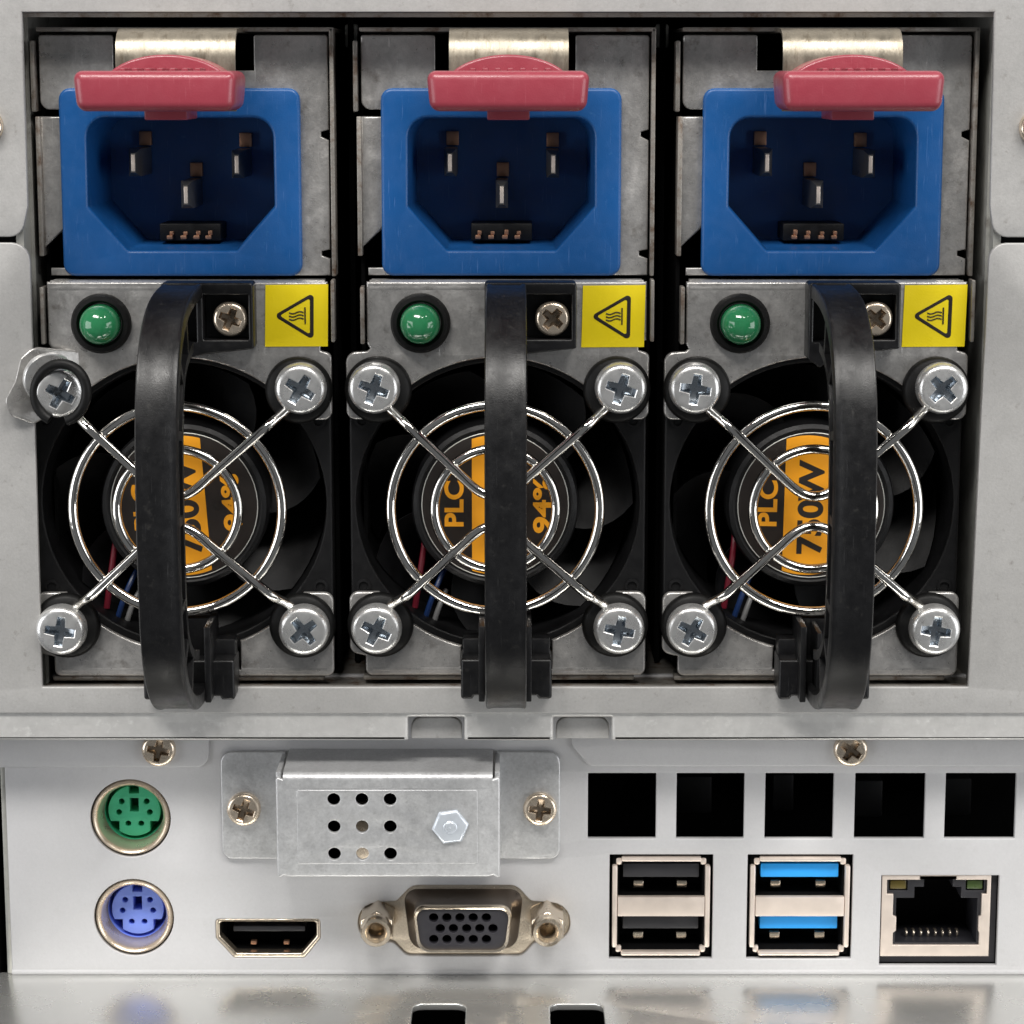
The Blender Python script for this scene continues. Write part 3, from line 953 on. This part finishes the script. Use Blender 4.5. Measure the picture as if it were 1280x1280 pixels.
# display port with sloping lower corners
hdp = one('display_port', lambda b: b.sheet([rp(hd_o), rp([(-40.6, -59.3, .4), (-27.2, -59.3, .4), (-27.2, -61.3, .6), (-29.3, -63.8, .5), (-38.35, -63.8, .5), (-40.6, -61.3, .6)])], 8.1, 2.0, .28), M['gold'], io, label='wide display port with sloping lower corners')
one('port_tongue', lambda b: b.box(-38.9, -28.9, 9.6, 14.2, -61.15, -60.4, .1), M['tongue'], hdp)
one('port_back', lambda b: (b.box(-41, -26.8, 14.3, 15, -64.3, -59), b.sheet([rect(-41.3, -26.5, -64.6, -58.7), rect(-40.4, -27.4, -63.9, -59.2)], 10.15, 4.1, .05)), M['dark'], hdp)
for xx in (-36.2, -31.6):
    one('port_contact', lambda b: b.box(xx - .4, xx + .4, 10.4, 11.4, -63.4, -62.9, .08), M['copper'], hdp)

# 15-hole video port
vp = one('video_port', lambda b: b.sheet([rp(vga_o)], 8.5, .8, .25), M['gold'], io, label='video port with a dark block of fifteen holes between two hex posts')


def dl(w0, w1, h, cx, cz, y, r):
    return [(q[0], y, q[1]) for q in rp([(cx - w0, cz + h, r), (cx + w0, cz + h, r), (cx + w1, cz - h, r * 1.3), (cx - w1, cz - h, r * 1.3)], 6)]


VX, VZ = -6.75, -58.3
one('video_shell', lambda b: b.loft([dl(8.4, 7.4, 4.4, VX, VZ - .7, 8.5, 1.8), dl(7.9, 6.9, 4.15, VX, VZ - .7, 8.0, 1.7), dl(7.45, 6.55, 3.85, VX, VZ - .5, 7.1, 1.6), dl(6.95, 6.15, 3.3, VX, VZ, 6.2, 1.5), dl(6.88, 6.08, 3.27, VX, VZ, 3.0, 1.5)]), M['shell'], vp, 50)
one('video_rim', lambda b: b.loft([dl(6.9, 6.1, 3.29, VX, VZ, 3.0, 1.5), dl(6.9, 6.1, 3.29, VX, VZ, 2.35, 1.5), dl(6.75, 5.95, 3.14, VX, VZ, 2.1, 1.45),
                                     dl(6.45, 5.7, 2.9, VX, VZ, 2.2, 1.3), dl(6.4, 5.65, 2.85, VX, VZ, 4, 1.3)]), M['gold'], vp, 50)
vh = [[(q[0], q[2]) for q in dl(6.45, 5.7, 2.9, VX, VZ, 0, 1.3)]]
for r_, (zz, off) in enumerate(((1.6, -.35), (0.05, .55), (-1.5, -.35))):
    for k in range(5):
        vh.append(circ(VX + off + (k - 2) * 1.8, VZ + zz, .66, 14))
one('video_block', lambda b: (b.sheet(vh, 2.5, 3.5, .05), b.box(VX - 5, VX + 5, 6.2, 6.6, VZ - 2.5, VZ + 2.5)), M['vga'], vp)
for xx in (-18.55, 4.85):
    def post(b):
        hexo = [(xx + 2.55 * math.cos(R(60 * k + 30)), -58.6 + 2.55 * math.sin(R(60 * k + 30))) for k in range(6)]
        b.sheet([hexo, circ(xx, -58.6, 1.25, 24)], 3.2, 5.2, .3)
        b.lathe([(2.2, 3.4), (2.15, 2.1), (1.95, 1.75), (1.5, 1.7), (1.2, 2.1), (1.05, 2.4), (1.15, 2.7), (1.05, 3.0), (1.15, 3.3), (1.05, 3.6), (1.1, 8)], xx, -58.6, 28)
    one('hex_post', post, M['gold'], vp)

# stacked rectangular ports
for (a, b_), blue in ((usbs[0], False), (usbs[1], True)):
    xa, xb, za, zb = a + .75, b_ - .75, -64.1, -49.85
    up_ = one('stacked_port', lambda b: (b.box(xa + .9, xb - .9, 7.75, 9.2, zb - .62, zb, .22), b.box(xa + .9, xb - .9, 7.75, 9.2, za, za + .62, .22),
                                         b.box(xa - .35, xa + .35, 7.75, 9.2, za + 1.2, zb - 1.2, .22), b.box(xb - .35, xb + .35, 7.75, 9.2, za + 1.2, zb - 1.2, .22),
                                         b.box(xa + .15, xa + 1.0, 8.4, 9.2, za + .25, za + 1.3, .3), b.box(xb - 1.0, xb - .15, 8.4, 9.2, za + .25, za + 1.3, .3),
                                         b.box(xa + .15, xa + 1.0, 8.4, 9.2, zb - 1.3, zb - .25, .3), b.box(xb - 1.0, xb - .15, 8.4, 9.2, zb - 1.3, zb - .25, .3)),
              M['tin'], io, label='pair of stacked ports with bright blue tongues' if blue else 'pair of stacked ports with black tongues')
    zm = (za + zb) / 2
    one('port_divider', lambda b: b.box(xa + .4, xb - .4, 7.7, 8.6, zm - 1.35, zm + 1.45, .12), M['tin'], up_)
    one('port_lining', lambda b: (b.sheet([rect(xa - .3, xb + .3, za, zb), rect(xa + .6, xb - .6, zm + 1.2, zb - .7), rect(xa + .6, xb - .6, za + .7, zm - 1.1)], 8.65, 6.0, .05),
                                  b.box(xa, xb, 14.6, 15, za, zb)), M['dark'], up_)
    for zt in (zb - 2.2, zm - 2.55):
        one('port_tongue', lambda b: b.box(xa + 1.15, xb - 1.15, 8.9, 14.5, zt - .98, zt + .98, .12), M['usb3' if blue else 'tongue'], up_)
        for xx in (xa + 3.4, xb - 3.4):
            one('port_contact', lambda b: b.box(xx - .7, xx + .7, 10.4, 11.5, zt - 3.0, zt - 2.0, .12), M['gold'], up_)

# network port
nx0, nx1, nz0, nz1 = 51.3, 66.4, -64.3, -52.6
ncut = [(53.0, -62.7), (65.0, -62.7), (65.0, -60.9), (64.85, -60.6), (64.85, -58.6), (65.2, -58.4), (65.2, -55.3), (65.9, -55.3), (65.9, -53.2), (61.5, -53.2), (61.5, -52.65), (56.6, -52.65), (56.6, -53.2), (52.0, -53.2), (52.0, -55.3), (52.9, -55.3), (52.9, -58.4), (53.4, -58.6), (53.4, -60.6), (53.0, -60.9)]
nw = one('network_port', lambda b: b.sheet([[(nx0, nz0), (nx1, nz0), (nx1, -52.55), (nx0, -52.55)], ncut], 8.2, .6, .1), M['tin'], io, label='square network port with two small status windows')
ni = [(53.4, -62.5), (64.7, -62.5), (64.7, -56.0), (62.4, -56.0), (62.4, -54.4), (61.2, -54.4), (61.2, -52.9), (57.2, -52.9), (57.2, -54.4), (55.9, -54.4), (55.9, -56.0), (53.4, -56.0)]
one('port_insert', lambda b: b.sheet([[(52.1, -62.9), (65.8, -62.9), (65.8, -52.62), (52.1, -52.62)], ni, rect(52.35, 54.95, -54.95, -53.35), rect(63.0, 65.55, -54.95, -53.35)], 8.75, 8, .08), M['tongue'], nw)
one('port_back', lambda b: b.box(52, 66, 17, 17.5, -63, -52.6), M['dark'], nw)
one('status_window', lambda b: b.box(52.5, 54.8, 8.9, 10, -54.8, -53.5, .2), M['amber'], nw)
one('status_window', lambda b: b.box(63.2, 65.4, 8.9, 10, -54.8, -53.5, .2), M['pale_green'], nw)
for k in range(8):
    xx = 55.3 + k * 1.02
    one('port_contact', lambda b: b.tube(bez((xx, 11.3, -62.4), (xx, 10.4, -61.7), (xx, 11.2, -61.2), (xx, 12.4, -61.8), 10, True), .17, seg=8), M['gold'], nw)
one('port_gap_shade', lambda b: (b.box(nx0, 67.4, 9.2, 10, -65.5, -64.3), b.box(66.4, 67.4, 9.25, 10.1, -64.3, -52.6)), M['vga'], nw)  # dark strips stand in for the shaded gap below and right

# ------------------------------------------------------------------ screwed-on cover
cv = thing('cover_plate', 'galvanised cover box with nine small holes screwed onto the port panel', 'cover plate', (0, 0, 0), (-16.6, YP, -50))
CXa, CXb, CZa, CZb = -31.55, -1.6, -49.5, -34.85
earL = rp([(-39.95, -34.6, 1.6), (-31.0, -34.6), (-31.0, -49.9), (-39.95, -49.9, 1.4)])
earR = rp([(-2.1, -34.6), (6.6, -34.6, 1.6), (6.6, -49.95, 1.4), (-2.1, -49.95)])
one('mounting_ear', lambda b: b.sheet([earL], YP - .75, .7, .22), M['cover'], cv)
one('mounting_ear', lambda b: b.sheet([earR], YP - .75, .7, .22), M['cover'], cv)
hl = [circ(-23.8 + i * 3.76, -38.6 - j * 3.78, .86, 22) for i in range(3) for j in range(3)]


def box_front(b):
    b.sheet([rp([(CXa, CZb - .6, .3), (CXa + 1.0, CZb - 1.0), (CXb - 1.0, CZb - 1.0), (CXb, CZb - .6, .3), (CXb, CZa, .2), (CXb - .6, CZa), (CXb - .9, CZa + .25), (CXb - 1.6, CZa + .05), (CXa + 1.6, CZa + .05), (CXa + .9, CZa + .25), (CXa + .6, CZa), (CXa, CZa, .2)])] + hl, -2.0, .8, .3, 3)
    b.sheet([rect(CXa + 2.8, CXb - 3.0, -47.6, -37.3, .3)] + hl, -2.05, .3, .1)


bf = one('box_front', box_front, M['cover'], cv)
def box_top(b):
    path = [(YP - .1, CZb + .45), (2, CZb - .02)] + [(-0.9 - 1.1 * math.sin(R(q)), CZb - 1.25 + 1.1 * math.cos(R(q))) for q in range(0, 91, 9)] + [(-2.03, CZb - 1.7), (-2.03, CZb - 2.2)]
    b.sweep(path, [(CXa + 1.0, -.7), (CXb - 1.0, -.7), (CXb - 1.0, 0), (CXa + 1.0, 0)])


one('box_top', box_top, M['cover'], cv, 50)
one('box_side', lambda b: b.box(CXa, CXa + .7, -1.4, YP - .1, CZa + .1, CZb - .1, .2), M['cover'], cv)
one('box_side', lambda b: b.box(CXb - .7, CXb, -1.4, YP - .1, CZa + .1, CZb - .1, .2), M['cover'], cv)
one('hex_boss', lambda b: b.sheet([[(-8.25 + 2.5 * math.cos(R(60 * k + 8)), -42.35 + 2.5 * math.sin(R(60 * k + 8))) for k in range(6)]], -2.6, .9, .42, 3), M['white'], cv)
one('boss_dimple', lambda b: b.lathe([(.95, -2.58), (.85, -2.66), (.7, -2.62), (.3, -2.5), (.02, -2.64)], -8.25, -42.35, 24), M['white'], cv)
one('brass_standoff', lambda b: (b.box(-21.6, -19.0, 4.5, 12, -50.5, -42.6, .5), b.box(-23.4, -21.5, 5.2, 12, -50.4, -46.5, .3)), M['nickel'], cv)
for x, s in ((-36.8, 0.35), (3.85, 0.12)):
    put_screw(SCREW_COVER, 'cover_screw', cv, x, YP - .75, -42.6, s)

for o in BASES.values():
    del o['_base']
